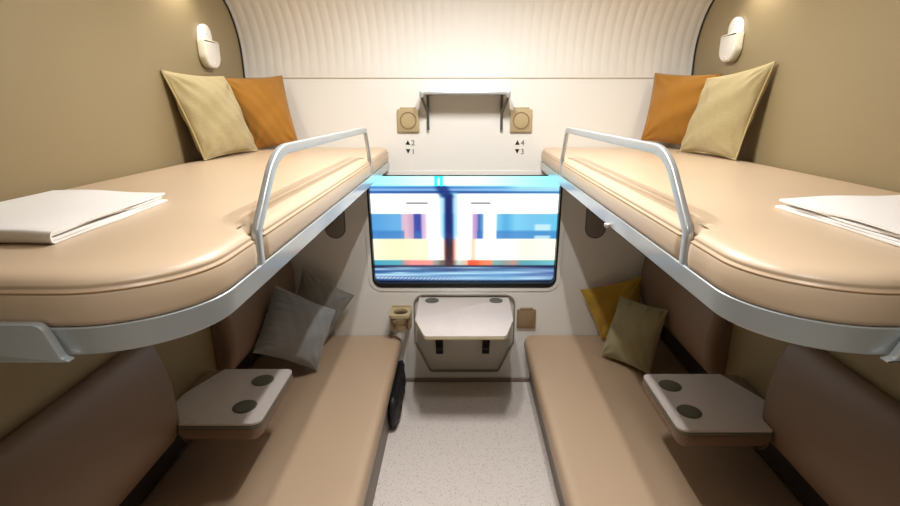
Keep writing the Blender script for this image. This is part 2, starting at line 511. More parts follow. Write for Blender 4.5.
s_ = rawobj('lit_panel', screen(), M['screen'], scr)
obj('screen_housing', newbox(WX0 - .02, WX1 + .02, YE + .0332, YE + .06, WZ0 - .02, WZ1 + .02), M['black'], scr, smooth=False)

# ------------------------------------------------------------ upholstered slabs (berth mattresses, seats)
def slab(poly, profile, crown, cx, y0, y1, hw, plain=None):
    """profile [(inset, z)] from bottom up; the top closes on a spine with a gentle crown"""
    plain = plain or poly
    rings = [[(x, y, z) for x, y in (inset(plain if d > .03 else poly, d) if d else poly)] for d, z in profile]
    last = inset(plain, profile[-1][0]); zt = profile[-1][1]
    for t in (.06, .13, .21, .3, .4):
        ring = []
        for x, y in last:
            sx, sy = cx, min(max(y, y0 + hw), y1 - hw)
            ring.append((x + (sx - x) * t, y + (sy - y) * t, zt + crown * math.sin(pi / 2 * t / .4)))
        rings.append(ring)
    return lofted(rings)

def berth_outline(side, xf, xw, y0, y1, rn, rf, notches=(), rw=.045):
    """plan outline; xf aisle face, xw wall side"""
    if side < 0: pts = [(xw, y0), (xf, y0), (xf, y1), (xw, y1)]; r = [rw, rn, rf, rw]
    else: pts = [(xf, y0), (xw, y0), (xw, y1), (xf, y1)]; r = [rn, rw, rw, rf]
    p = dense(round_poly(pts, r, 16), .012)
    out = []
    for x, y in p:
        if abs(x - xf) < .004:
            for yc in notches:
                k = math.exp(-((y - yc) / .017) ** 4); x += (-.0155 if side < 0 else .0155) * k
        out.append((x, y))
    return out

def upper_berth(side):
    sd = 'left' if side < 0 else 'right'
    xw = XL + .003 if side < 0 else XR - .003
    xf = -.3453 if side < 0 else .3853
    y0, y1 = .5816, YE - .003
    cx = (xw + xf) / 2
    root = thing('upper_berth', (cx, (y0 + y1) / 2, 1.169),
                 'tan leather upper berth on the %s wall, with %s' % (sd, 'folded sheet cut off at the left picture edge' if side < 0 else 'a folded sheet at its right picture edge'), 'berth', 'upper berths')
    root['label'] = ('upper tan leather berth on the left with silver edge and guard rail' if side < 0 else
                     'upper tan leather berth on the right with silver edge and guard rail')
    # silver frame: bottom tray with an edge
    fo = berth_outline(side, xf, xw, y0, y1, .15, .015, rw=.01)
    fr_ = [(.007, 1.1675), (.0045, 1.1675), (.0030, 1.169), (.0005, 1.2025), (.0005, 1.205), (.0025, 1.206), (.007, 1.206)]
    obj('bed_frame', lofted([[(x, y, z) for x, y in inset(fo, d)] for d, z in fr_]), M['silver'], root, angle=25)
    # mattress
    s = -side
    NOT = (.852, 1.992)
    mo = berth_outline(side, xf + side * .0015, xw, y0 + .0015, y1, .148, .035, notches=NOT)
    mo_plain = berth_outline(side, xf + side * .0015, xw, y0 + .0015, y1, .148, .035)
    prof = [(.004, 1.2062), (.001, 1.209), (0, 1.215), (-.001, 1.230), (0, 1.246), (.002, 1.2525), (.0045, 1.2545), (.0055, 1.2565), (.0045, 1.2585),
            (.006, 1.2615), (.012, 1.267), (.022, 1.2708), (.033, 1.2728)]
    mt = obj('mattress', slab(mo, prof, .006, cx, y0, y1, .31, mo_plain), M['leather'], root, angle=80)
    # stitched seam lines just under the top edge
    sm_ = [(x, y) for x, y in inset(mo, .0015)]
    vis = [p for p in sm_ if p[1] < y1 - .02 and abs(p[0] - xw) > .02]
    # order along the visible edge
    i0 = max(range(len(sm_)), key=lambda i: (Vector(sm_[i]) - Vector(sm_[i - 1])).length)
    path = [(x, y, 1.2515) for x, y in sm_]
    obj('seam', sweep(path, circ(.0014, 6), closed=True, up=(0, 0, 1)), M['thread'], mt)
    # guard rail
    xr = xf + side * .0075
    pts = [(.852, 1.2), (.852, 1.262), (.978, 1.389), (1.925, 1.382), (1.992, 1.262), (1.992, 1.2)]
    rp = []
    for i, p in enumerate(pts):
        if i in (0, len(pts) - 1): rp.append(p); continue
        r = {1: .012, 2: .065, 3: .03, 4: .01}[i]
        a = Vector(pts[i - 1]); c = Vector(p); b = Vector(pts[i + 1])
        da = (a - c).normalized(); db = (b - c).normalized(); d = r
        s0, s1 = c + da * d, c + db * d
        for k in range(9):
            t = k / 8; rp.append(tuple(s0.lerp(c, t).lerp(c.lerp(s1, t), t)))
    obj('guard_rail', sweep([(xr, y, z) for y, z in rp], rrect(.013, .021, .004, 3), up=(1, 0, 0)), M['silver_rail'], root)
    # end bracket on the near edge
    if side < 0: br = [(XL + .005, 1.1655), (-.482, 1.1655), (-.497, 1.171), (-.514, 1.217), (XL + .005, 1.219)]
    else: br = [(XR - .005, 1.1655), (.522, 1.1655), (.541, 1.171), (.562, 1.217), (XR - .005, 1.219)]
    br = round_poly(br, [0.002, .003, .006, .016, .002], 5)
    obj('end_bracket', prism(br, .568, .5805, .002, lambda x, y, z: (x, z, y)), M['silver'], root)
    if side > 0:
        k = lathe(bmesh.new(), [(.0001, -.007), (.006, -.006), (.008, -.002), (.008, .004)], (xf - .001, 1.30, 1.169), 'z', 16)
        obj('white_cap', k, M['lamp_white'], root)  # small white round cap at the frame's lower edge
    return root
upper_berth(-1); upper_berth(1)

def lower_berth(side):
    xw = XL + .003 if side < 0 else XR - .003
    xf = -.3146 if side < 0 else .338
    xp = -.337 if side < 0 else .379
    y0, y1 = .30, YE - .003
    cx = (xw + xf) / 2
    root = thing('lower_berth', (cx, (y0 + y1) / 2, 0),
                 ('lower tan leather bench on the left, black bag beside its base, grey pillows on it' if side < 0 else
                  'lower tan leather bench on the right, olive and yellow pillows on it'), 'berth', 'lower berths')
    so = berth_outline(side, xf, xw, y0, y1, .045, .05)
    prof = [(.012, .215), (.004, .218), (0, .226), (-.002, .245), (0, .265), (.004, .276), (.011, .2835), (.022, .288), (.04, .2895)]
    st = obj('seat_cushion', slab(so, prof, .004, cx, y0, y1, .31), M['leather_seat'], root, angle=80)
    bo = berth_outline(side, xf - side * -.006, xw, y0 + .01, y1, .02, .02)
    obj('seat_board', prism(bo, .195, .214, .003), M['plinth'], root)
    obj('base', newbox(min(xp, xw), max(xp, xw), y0 + .02, y1, 0.0, .194, bev=.002), M['plinth'], root)
    return root
lower_berth(-1); lower_berth(1)

# ------------------------------------------------------------ backrest cushions on the side walls
def back_cushion(side, y0, y1, label):
    xw = XL if side < 0 else XR
    s = -side                                    # towards the aisle
    sec = [(.0742, .52), (.078, .485), (.098, .467), (.126, .476), (.149, .53), (.154, .60), (.146, .69), (.130, .765), (.112, .808), (.094, .826), (.078, .826), (.0742, .81)]
    for _ in range(3):
        sec = [q for i in range(len(sec)) for q in ((sec[i - 1][0] * .25 + sec[i][0] * .75, sec[i - 1][1] * .25 + sec[i][1] * .75),
               (sec[i][0] * .75 + sec[(i + 1) % len(sec)][0] * .25, sec[i][1] * .75 + sec[(i + 1) % len(sec)][1] * .25))]
    cxs = sum(p[0] for p in sec) / len(sec); czs = sum(p[1] for p in sec) / len(sec)
    rings = []; R = .032; n = 9
    ys = []
    for k in range(n + 1):
        a = pi / 2 * k / n; ys.append((y0 + R * (1 - math.cos(a)) * 1.0, math.sin(a)))
    ys = [(y0 + R * (1 - math.cos(pi / 2 * k / n)), math.sin(pi / 2 * k / n)) for k in range(n + 1)]
    ysr = [(y1 - R * (1 - math.cos(pi / 2 * k / n)), math.sin(pi / 2 * k / n)) for k in range(n, -1, -1)]
    for y, f in ys + ysr:
        ring = []
        for d, z in sec:
            shrink = .028 * (1 - f)
            dd = max(.0742, d - shrink * (1 if d > .08 else 0) * (d / .15 + .3))
            zz = z + (czs - z) * (1 - f) * .13
            ring.append((xw + s * dd, y, zz))
        rings.append(ring)
    root = thing('backrest_cushion', (xw + s * .07, (y0 + y1) / 2, .465), label, 'cushion', 'backrest cushions')
    c = obj('cushion', lofted(rings), M['leather_back'], root, angle=60)
    return root
back_cushion(-1, .35, 1.36, 'brown leather backrest on the left wall, nearest one, in front of the drop-down table')
back_cushion(1, .35, 1.375, 'brown leather backrest on the right wall, nearest one, in front of the drop-down table')
back_cushion(-1, 1.735, 2.494, 'brown leather backrest on the left wall behind the grey pillows')
back_cushion(1, 1.715, 2.494, 'brown leather backrest on the right wall behind the olive pillow')
for i, sd in enumerate((-1, 1)):
    xw = XL if sd < 0 else XR
    a, b = sorted((xw, xw - sd * .018))
    c, d = sorted((xw, xw - sd * .074))
    struct(obj('trim_%d' % (8 + i), newbox(c, d, .33, YE - .001, .455, 1.166, bev=.003), M['wall_brown']))
    struct(obj('trim_%d' % (5 + i), newbox(a, b, .35, YE - .002, .295, .452, bev=.003), M['recess']))

# ------------------------------------------------------------ drop-down side tables
def side_table(side):
    xw = XL if side < 0 else XR; s = -side
    wd = .402 if side < 0 else .432
    y0, y1 = (1.318, 1.655) if side < 0 else (1.285, 1.620)
    yb = y0
    mapx = lambda d: xw + s * d
    root = thing('drop_down_table', (mapx(.2), (y0 + y1) / 2, .49),
                 ('drop-down armrest table on the left wall, pale top with two round cup rests' if side < 0 else
                  'drop-down armrest table on the right wall, pale top with two round cup rests'), 'table', 'drop-down side tables')
    def outline(i, chamfer=0):
        d0, d1 = .078 + i, wd - i
        e = i; nt_ = (y0 + .022 if side < 0 else y0 + .062)
        if chamfer: pts = [(.152, nt_), (.152, y0 + i), (d1, y0 + i), (d1, y1 - i), (.150, y1 - i), (d0 + .004, y0 + .17), (d0, nt_)]; r = [.002, .004, .03, .022, .004, .004, .002]
        else: pts = [(.152, nt_), (.152, y0 + i), (d1, y0 + i), (d1, y1 - i), (d0, y1 - i), (d0, nt_)]; r = [.002, .004, .034, .026, .004, .002]
        return [(mapx(a), b) for a, b in round_poly(pts, r, 8)]
    # padded leather underside, narrower at the bottom
    o = outline(.001)
    rings = [[(x, y, z) for x, y in inset(o, d)] for d, z in ((.03, .482), (.018, .485), (.009, .494), (.003, .510), (.0, .526), (.001, .531))]
    obj('padded_underside', lofted(rings), M['leather_back'], root, angle=70)
    obj('table_rim', prism(outline(.003), .531, .5425, .002), M['cup_dark'], root)
    obj('table_backing', prism(outline(.006), .5425, .5465, .001), M['leather_back'], root)
    obj('table_top', prism(outline(.004, 1), .5428, .551, .002), M['table'], root)
    for cxx, cyy in (((-.688, 1.57), (-.686, 1.411)) if side < 0 else ((.714, 1.536), (.714, 1.384))):
        c = lathe(bmesh.new(), [(.030, -.001), (.036, -.001), (.037, .0015), (.0355, .0025), (.0325, .0022)], (cxx, cyy, .551), 'z', 40)
        cu = obj('cup_rest', c, M['cup'], root)
        d = lathe(bmesh.new(), [(.0328, -.0005), (.0325, .0028), (.029, .0034), (.002, .0034)], (cxx, cyy, .551), 'z', 40)
        obj('rubber_pad', d, M['cup_dark'], cu)
    for yy in (y0 + .10, y1 - .06):
        x0, x1 = sorted((mapx(.0745), mapx(.1))); obj('hinge', newbox(x0, x1, yy - .02, yy + .02, .485, .505, bev=.003), M['black'], root)
    return root
side_table(-1); side_table(1)

# ------------------------------------------------------------ window table and its recess
rc = struct(bpy.data.objects.new('trim_7', None)); COL.objects.link(rc); rc.location = (.02, YE, .28)
obj('recess_rim', ring_bm(rec, .002, .0045, YE - .005, YE + .012), M['rim'], rc)
obj('recess_panel', prism([(x, z) for x, z in inset(rec, -.004)], YE + .012, YE + .02, .001, lambda x, y, z: (x, z, y)), M['panel_grey'], rc)

wt = thing('folding_window_table', (.02, YE, .49), 'small pale folding table below the window, chamfered front corners', 'table')
top = round_poly([(-.218, 2.508), (-.215, 2.207), (-.16, 2.035), (.2, 2.035), (.247, 2.207), (.252, 2.508)], [.003, .015, .02, .02, .015, .003], 5)
obj('table_top', prism(top, .4905, .4965, .0012), M['table'], wt)
obj('table_edge', prism(inset(top, -.001), .477, .4905, .003), M['table_edge'], wt)
for x in (-.149, .182):
    c = lathe(bmesh.new(), [(.028, -.001), (.0345, -.001), (.0355, .0015), (.034, .0025), (.030, .0012), (.003, .0012)], (x, 2.452, .4965), 'z', 36)
    obj('cup_rest', c, M['cup'], wt)
for x in (-.115, .135):
    bm = bmesh.new()
    pr = [(2.51, .172), (2.487, .172), (2.478, .215), (2.30, .474), (2.34, .476), (2.51, .476)]
    rings = []
    for xx in (x - .019, x + .019): rings.append([(xx, y, z) for y, z in pr])
    bm = lofted(rings); bmesh.ops.bevel(bm, geom=bm.edges[:], offset=.0015, segments=1, affect='EDGES')
    br = obj('support_bracket', bm, M['black'], wt, smooth=False)
    obj('bracket_pin', newbox(x - .017, x + .017, 2.4795, 2.486, .206, .2095), M['cup'], br, smooth=False)

# ------------------------------------------------------------ shelf over the window
sh = thing('wall_shelf', (.02, YE, 1.5), 'narrow grey metal shelf on two brackets above the window', 'shelf')
obj('shelf_board', newbox(-.186, .224, 2.385, 2.499, 1.513, 1.526, bev=.004), M['silver'], sh)
for i, (xt, xb) in enumerate(((-.176, -.155), (.214, .193))):
    pth = [(xt, 2.392, 1.507), (xt + (xb - xt) * .15, 2.408, 1.49), (xb, 2.474, 1.436), (xb, 2.489, 1.415), (xb, 2.490, 1.353)]
    br = obj('shelf_bracket', sweep(pth, rrect(.012, .013, .003, 2), up=(1, 0, 0)), M['dark_metal'], sh, angle=50)
    obj('wall_strip', newbox(xb - .006, xb + .006, 2.486, 2.499, 1.40, 1.513, bev=.002), M['dark_metal'], br)
    obj('end_cap', newbox(xt - .010, xt + .010, 2.383, 2.400, 1.500, 1.528, bev=.004), M['silver'], br)

# ------------------------------------------------------------ sockets and holders on the end wall
def square_socket(xc, zc, label):
    r = thing('wall_socket', (xc, YE, zc - .055), label, 'socket', 'upper wall sockets')
    w, h = .052, .052
    obj('plate', prism(round_poly([(xc - w, zc - h), (xc + w, zc - h), (xc + w, zc + h), (xc - w, zc + h)], .005, 3), YE - .014, YE + .001, .003, lambda x, y, z: (x, z, y)), M['beige_plastic'], r)
    obj('cover_hinge', newbox(xc - .038, xc + .038, YE - .012, YE, zc + h - .002, zc + h + .009, bev=.002), M['beige_plastic'], r)
    d = lathe(bmesh.new(), [(.040, -.0005), (.040, -.003), (.036, -.003), (.034, .0)], (xc, YE - .014, zc), 'y', 40)
    obj('ring', d, M['tan_plastic'], r)
    d = lathe(bmesh.new(), [(.0335, 0), (.0335, -.001), (.030, -.0018), (.002, -.0018)], (xc, YE - .014, zc), 'y', 40)
    obj('round_cover', d, M['beige_plastic'], r)
square_socket(-.249, 1.397, 'beige square socket with round cover left of the shelf, above 2 and 1')
square_socket(.286, 1.397, 'beige square socket with round cover right of the shelf, above 4 and 3')

r = thing('wall_socket', (.348, YE, .325), 'plain square tan socket right of the window table', 'socket')
obj('plate', prism(round_poly([(.298, .322), (.398, .322), (.398, .43), (.298, .43)], .006, 3), YE - .012, YE + .001, .003, lambda x, y, z: (x, z, y)), M['tan_plastic'], r)
obj('cover_hinge', newbox(.314, .382, YE - .013, YE, .428, .438, bev=.002), M['tan_plastic'], r)
obj('cover', newbox(.308, .388, YE - .015, YE - .012, .332, .420, bev=.001), M['tan_plastic'], r)

# cup holder with a ring, left of the table
r = thing('cup_holder', (-.312, YE, .30), 'tan wall cup holder with round opening, left of the window table', 'cup holder')
cx0, cy0 = -.312, 2.437
def ring_plate(outline, rad, z0, z1):
    bm = bmesh.new(); n = len(outline)
    inner = [(cx0 + rad * math.cos(math.atan2(y - cy0, x - cx0)), cy0 + rad * math.sin(math.atan2(y - cy0, x - cx0))) for x, y in outline]
    V = [[bm.verts.new((p[0], p[1], z)) for p in l] for l, z in ((inner, z1), (outline, z1), (outline, z0), (inner, z0))]
    for i in range(n):
        for k in range(4):
            p, q = V[k], V[(k + 1) % 4]; bm.faces.new((p[i], p[(i + 1) % n], q[(i + 1) % n], q[i]))
    return bm
sq = dense(round_poly([(-.366, 2.378), (-.258, 2.378), (-.258, 2.494), (-.366, 2.494)], [.02, .02, .004, .004], 6), .008)
obj('holder_ring', ring_plate(sq, .037, .428, .442), M['beige_plastic'], r)
obj('back_plate', newbox(-.364, -.260, YE - .006, YE, .325, .452, bev=.003), M['beige_plastic'], r)
hp = [(cx0 + .043 * math.cos(2 * pi * k / 40), cy0 + .043 * math.sin(2 * pi * k / 40)) for k in range(40)]
obj('lower_hoop', ring_plate(hp, .034, .352, .376), M['tan_plastic'], r)
for xx in (-.356, -.268):
    obj('hoop_arm', newbox(xx - .006, xx + .006, 2.43, 2.496, .354, .374, bev=.002), M['tan_plastic'], r)
    obj('arm_post', newbox(xx - .005, xx + .005, 2.400, 2.412, .352, .430, bev=.002), M['tan_plastic'], r)

# ------------------------------------------------------------ berth numbers
FONTS = {}
def glyph(txt, x, z, size):
    cu = bpy.data.curves.new('digits', 'FONT'); cu.body = txt; cu.size = size; cu.extrude = .0004; cu.resolution_u = 6
    o = bpy.data.objects.new('digits', cu); COL.objects.link(o)
    bpy.context.view_layer.update()
    me = bpy.data.meshes.new_from_object(o); bpy.data.objects.remove(o)
    for v in me.vertices: v.co = (x + v.co.x, YE - .0008 - v.co.z, z + v.co.y)
    return me
def numbers(xl, up_, dn, label):
    r = thing('berth_number_sign', (xl + .025, YE, 1.24), label, 'sign', 'berth number signs')
    def tri(pts):
        bm = bmesh.new(); a = [bm.verts.new((x, YE - .0012, z)) for x, z in pts]; b = [bm.verts.new((x, YE + .0003, z)) for x, z in pts]
        bm.faces.new(a); bm.faces.new(b[::-1])
        for i in range(3): bm.faces.new((a[i], b[i], b[(i + 1) % 3], a[(i + 1) % 3]))
        return bm
    obj('up_arrow', tri([(xl, 1.284), (xl + .022, 1.284), (xl + .011, 1.306)]), M['ink'], r, smooth=False)
    obj('down_arrow', tri([(xl, 1.263), (xl + .022, 1.263), (xl + .011, 1.241)]), M['ink'], r, smooth=False)
    for t, z in ((up_, 1.281), (dn, 1.239)):
        me = glyph(t, xl + .027, z, .036); link('digit', me, M['ink_grey'], r, False)
numbers(-.266, '2', '1', 'black berth numbers 2 and 1 with arrows on the white wall, left of the shelf')
numbers(.262, '4', '3', 'black berth numbers 4 and 3 with arrows on the white wall, right of the shelf')

# ------------------------------------------------------------ speakers under the upper berths
def pill(cx, z0, z1, w):
    r = w / 2; p = []
    for k in range(17): a = pi + pi * k / 16; p.append((cx + r * math.cos(a), z0 + r + r * math.sin(a)))
    for k in range(17): a = pi * k / 16; p.append((cx + r * math.cos(a), z1 - r + r * math.sin(a)))
    return p
for cx_, lab in ((-.634, 'dark oval grille on the end wall under the left upper berth'), (.680, 'dark oval grille on the end wall under the right upper berth')):
    r = thing('speaker_grille', (cx_, YE, .82), lab, 'speaker', 'wall speakers')
    obj('grille', prism(pill(cx_, .822, 1.04, .096), YE - .006, YE + .001, .002, lambda x, y, z: (x, z, y)), M['mesh_grille'], r)
    bm = sweep([(x, YE - .004, z) for x, z in pill(cx_, .820, 1.042, .100)], circ(.003, 6), closed=True, up=(0, 1, 0))
    obj('grille_rim', bm, M['dark_metal'], r)

st = lathe(bmesh.new(), [(.0001, -.009), (.003, -.008), (.0045, -.004), (.0045, .0)], (XR, 1.43, .77), 'x', 16)
tag(obj('wall_dome', st, M['silver_rail']), 'tiny bright stud on the brown right wall above the drop-down table', 'dome')  # small silver dome set on the wall

# ------------------------------------------------------------ reading lamps on the side walls
def reading_lamp(side):
    xw = XL if side < 0 else XR; s = -side; dz = 0 if side < 0 else .024; dy = 0 if side < 0 else -.004
    r = thing('reading_lamp', (xw, 2.16 + dy, 1.61 + dz), 'white wall reading lamp above the pillows on the %s wall' % ('left' if side < 0 else 'right'), 'lamp', 'reading lamps')
    mp = lambda a, b, d: (xw + s * d, a + dy, b + dz)
    # back plate: tall rounded tab
    p = round_poly([(2.093, 1.635), (2.185, 1.635), (2.185, 1.770), (2.093, 1.770)], [.01, .01, .044, .044], 8)
    obj('back_plate', prism(p, .0, .016, .003, mp), M['lamp_white'], r)
    # cradle: wider U-shaped pocket in front, open at the top
    q = round_poly([(2.078, 1.608), (2.205, 1.608), (2.205, 1.712), (2.078, 1.712)], [.050, .056, .006, .004], 10)
    c = obj('lamp_cradle', prism(q, .002, .030, .006, mp), M['lamp_side'], r)
    q2 = inset(q, .005)
    obj('front_cover', prism(q2, .029, .033, .002, mp), M['lamp_white'], c)
    led = lathe(bmesh.new(), [(.0022, 0), (.0022, .0014), (.0005, .0018)], (xw + s * .016, 2.139 + dy, 1.735 + dz), 'x', 14) if side < 0 else \
        lathe(bmesh.new(), [(.0022, 0), (.0022, -.0014), (.0005, -.0018)], (xw + s * .016, 2.139 + dy, 1.745 + dz), 'x', 14)
    obj('indicator_light', led, M['led'], r)
    b = lathe(bmesh.new(), [(.0045, 0), (.0045, .002), (.0005, .0026)] if side < 0 else [(.0045, 0), (.0045, -.002), (.0005, -.0026)], (xw + s * .033, 2.150 + dy, 1.624 + dz), 'x', 14)
    obj('button', b, M['lamp_side'], c)
reading_lamp(-1); reading_lamp(1)

# ------------------------------------------------------------ pillows
def pillow(name, corners, thick, m, label, cat='pillow', group=None, piping=None, ruche=None, seed=1, pinch=.06, sag=0):
    BL, BR, TR, TL = [Vector(c) for c in corners]
    rnd = random.Random(seed)
    N = 44
    ctr = (BL + BR + TR + TL) / 4
    nrm = (BR - BL).cross(TL - BL).normalized()
    ph = [rnd.uniform(0, 6.28) for _ in range(12)]
    def base(s, t):
        k = pinch
        s2 = s * (1 - k * (1 - t * t)); t2 = t * (1 - k * (1 - s * s))
        u, v = (s2 + 1) / 2, (t2 + 1) / 2
        return BL * (1 - u) * (1 - v) + BR * u * (1 - v) + TR * u * v + TL * (1 - u) * v
    def height(s, t, side):
        a = max(0, 1 - abs(s) ** 2.4); b = max(0, 1 - abs(t) ** 2.4)
        h = thick / 2 * (a * b) ** .52
        # soft dimples and creases running in from the corners
        e = (a * b) ** .5
        w = .0034 * math.sin(5 * s + ph[0] + 2 * t) + .0028 * math.sin(8 * t + ph[1] - 4 * s) + .0012 * math.sin(15 * s + 9 * t + ph[9])
        for q, (cs, ct) in enumerate(((-1, -1), (1, -1), (1, 1), (-1, 1))):
            ds, dt = s - cs, t - ct; rr = math.hypot(ds, dt); an = math.atan2(dt, ds)
            w += .0050 * math.exp(-(rr / .55) ** 2) * math.sin(an * 11 + ph[2 + q]) * min(1, rr * 3)
        if ruche:
            d = {'top': 1 - t, 'left': s + 1, 'bottom': t + 1, 'right': 1 - s}[ruche]; al = s if ruche in ('top', 'bottom') else t
            w += .010 * math.exp(-(d / .28)) * math.sin(al * 34 + 1.5 * math.sin(al * 9) + ph[8])
        h += w * min(1, e * 3)
        return h * side
    bm = bmesh.new(); uvl = bm.loops.layers.uv.new('UVMap')
    par = [math.sin(pi / 2 * (-1 + 2 * i / N)) for i in range(N + 1)]
    def grid(side):
        G = []
        for j in range(N + 1):
            row = []
            for i in range(N + 1):
                edge = i in (0, N) or j in (0, N)
                if side < 0 and edge: row.append(F[j][i]); continue
                s, t = par[i], par[j]; row.append(bm.verts.new(base(s, t) + nrm * height(s, t, side)))
            G.append(row)
        return G
    F = grid(1); B = grid(-1)
    for G, fl in ((F, False), (B, True)):
        for j in range(N):
            for i in range(N):
                q = [(i, j), (i + 1, j), (i + 1, j + 1), (i, j + 1)]
                if fl: q = q[::-1]
                f = bm.faces.new([G[b][a] for a, b in q])
                for lp, (a, b) in zip(f.loops, q): lp[uvl].uv = (par[a] * .5 + .5, par[b] * .5 + .5)
    root = thing(name, ctr, label, cat, group)
    cov = rawobj('cover', bm, m, root)
    # edge cord or overlocked seam around the four sides
    path = []
    for s0, t0, s1, t1 in ((-1, -1, 1, -1), (1, -1, 1, 1), (1, 1, -1, 1), (-1, 1, -1, -1)):
        for k in range(24):
            f = k / 24; path.append(base(s0 + (s1 - s0) * f, t0 + (t1 - t0) * f))
    if piping: obj('piping', sweep(path, circ(.0032, 8), closed=True, up=tuple(nrm)), piping, root)
    else: obj('edge_seam', sweep(path, circ(.0016, 6), closed=True, up=tuple(nrm)), m, root)
    return root

pillow('pillow', [(-.925, 1.855, 1.280), (-.868, 2.205, 1.284), (-.955, 2.165, 1.578), (-1.000, 1.80, 1.580)], .105, M['beige_linen'],
       'beige linen pillow with corded edge on the left upper berth', group='pillows', piping=M['piping'], seed=3)
pillow('pillow', [(-.905, 2.265, 1.281), (-.736, 2.36, 1.292), (-.815, 2.452, 1.597), (-.992, 2.225, 1.578)], .10, M['mustard'],
       'mustard pillow in the far corner of the left upper berth', group='pillows', seed=5)
pillow('pillow', [(.930, 2.19, 1.282), (.998, 1.865, 1.280), (1.060, 1.825, 1.610), (.974, 2.12, 1.568)], .10, M['beige_linen'],
       'beige linen pillow with corded edge on the right upper berth', group='pillows', piping=M['piping'], seed=8)
pillow('pillow', [(.829, 2.39, 1.312), (1.025, 2.28, 1.284), (1.064, 2.19, 1.590), (.886, 2.456, 1.608)], .10, M['mustard'],
       'mustard pillow in the far corner of the right upper berth', group='pillows', seed=11)
pillow('pillow', [(-.852, 1.885, .495), (-.655, 2.070, .308), (-.598, 2.25, .528), (-.826, 2.13, .700)], .13, M['grey_velvet'],
       'smooth grey pillow with gathered side, nearer one on the left bench', group='pillows', ruche='left', seed=14)
pillow('pillow', [(-.835, 2.26, .43), (-.690, 2.35, .305), (-.547, 2.44, .530), (-.785, 2.40, .690)], .07, M['grey_cloth'],
       'dark grey pillow against the end wall, on the left bench', group='pillows', seed=17)
pillow('pillow', [(.680, 2.22, .306), (.842, 2.02, .315), (.915, 2.08, .600), (.770, 2.29, .586)], .12, M['olive_velvet'],
       'olive green pillow with gathered top edge on the right bench', group='pillows', ruche='top', seed=21)
pillow('pillow', [(.729, 2.39, .306), (.900, 2.33, .33), (.905, 2.41, .643), (.617, 2.462, .552)], .07, M['yellow_cloth'],
       'yellow pillow against the end wall, on the right bench', group='pillows', seed=25)

# ------------------------------------------------------------ folded sheets
def folded_sheet(side, label):
    """a cloth folded in four; folds roll over the near edge, layers show on the aisle side"""
    if side < 0:
        A, B, C_, D = (-.590, .708), (-.612, 1.050), (-.868, 1.080), (-.850, .722)     # near-aisle, far-aisle, far-wall, near-wall
    else:
        A, B, C_, D = (.628, .685), (.618, .985), (.900, 1.030), (.900, .70)
    z0 = 1.2792
    def P(u, v, z):         # u 0..1 from aisle to wall, v 0..1 near to far
        x = (A[0] * (1 - u) + D[0] * u) * (1 - v) + (B[0] * (1 - u) + C_[0] * u) * v
        y = (A[1] * (1 - u) + D[1] * u) * (1 - v) + (B[1] * (1 - u) + C_[1] * u) * v
        return (x, y, z)
    root = thing('folded_sheet', ((A[0] + C_[0]) / 2, (A[1] + C_[1]) / 2, z0), label, 'sheet', 'folded sheets')
    T = .0036
    def ribbon(zb, zt, vend, vback, u0, name, sd):
        # centre line: from far end on top, to the near fold, back underneath
        rm = (zt - zb) / 2; zc = (zt + zb) / 2; cl = []
        L = .38; v0 = rm / L
        for k in range(19): cl.append((vend + (v0 + .0 - vend) * k / 18, zt))
        for k in range(1, 10): a = pi * k / 10; cl.append((v0 - v0 * math.sin(a), zc + rm * math.cos(a)))
        for k in range(19): cl.append((v0 + (vback - v0) * k / 18, zb))
        rn = random.Random(sd); NU = 26
        bm = bmesh.new(); G = [[], []]
        for lay in (0, 1):
            for k, (v, z) in enumerate(cl):
                a = cl[max(0, k - 1)]; b = cl[min(len(cl) - 1, k + 1)]
                t = Vector(((b[0] - a[0]) * L, b[1] - a[1])).normalized(); nn = Vector((t.y, -t.x)) * (T / 2) * (1 if lay == 0 else -1)
                row = []
                for i in range(NU + 1):
                    u = u0 + (1 - u0) * i / NU
                    dip = .0
                    if z > z0 + .012:
                        dip = .0018 * math.sin(u * 7 + sd) * math.sin(v * 4 + 1) - .0015 * math.exp(-(u / .12) ** 2) * (math.sin(v * 9 + sd) * .5 + .5)
                    wob = .007 * math.sin(v * 9 + sd * 2) * math.exp(-(u - u0) / .1)
                    p = P(u + wob, v + nn.x / L, z + nn.y + dip); row.append(bm.verts.new(p))
                G[lay].append(row)
        n = len(cl)
        for k in range(n - 1):
            for i in range(NU):
                for lay in (0, 1): bm.faces.new((G[lay][k][i], G[lay][k][i + 1], G[lay][k + 1][i + 1], G[lay][k + 1][i]))
            for i in (0, NU): bm.faces.new((G[0][k][i], G[1][k][i], G[1][k + 1][i], G[0][k + 1][i]))
        for k in (0, n - 1):
            for i in range(NU): bm.faces.new((G[0][k][i], G[0][k][i + 1], G[1][k][i + 1], G[1][k][i]))
        return obj(name, bm, M['towel'], root, angle=60)
    ribbon(z0 + .0022, z0 + .0185, .985 if side < 0 else .97, 1.0, .0, 'outer_fold', 1 + side)
    ribbon(z0 + .0068, z0 + .0138, .95, .93, .012, 'inner_fold', 3 + side)
    return root
folded_sheet(-1, 'white folded sheet on the left upper berth')
folded_sheet(1, 'white folded sheet on the right upper berth')

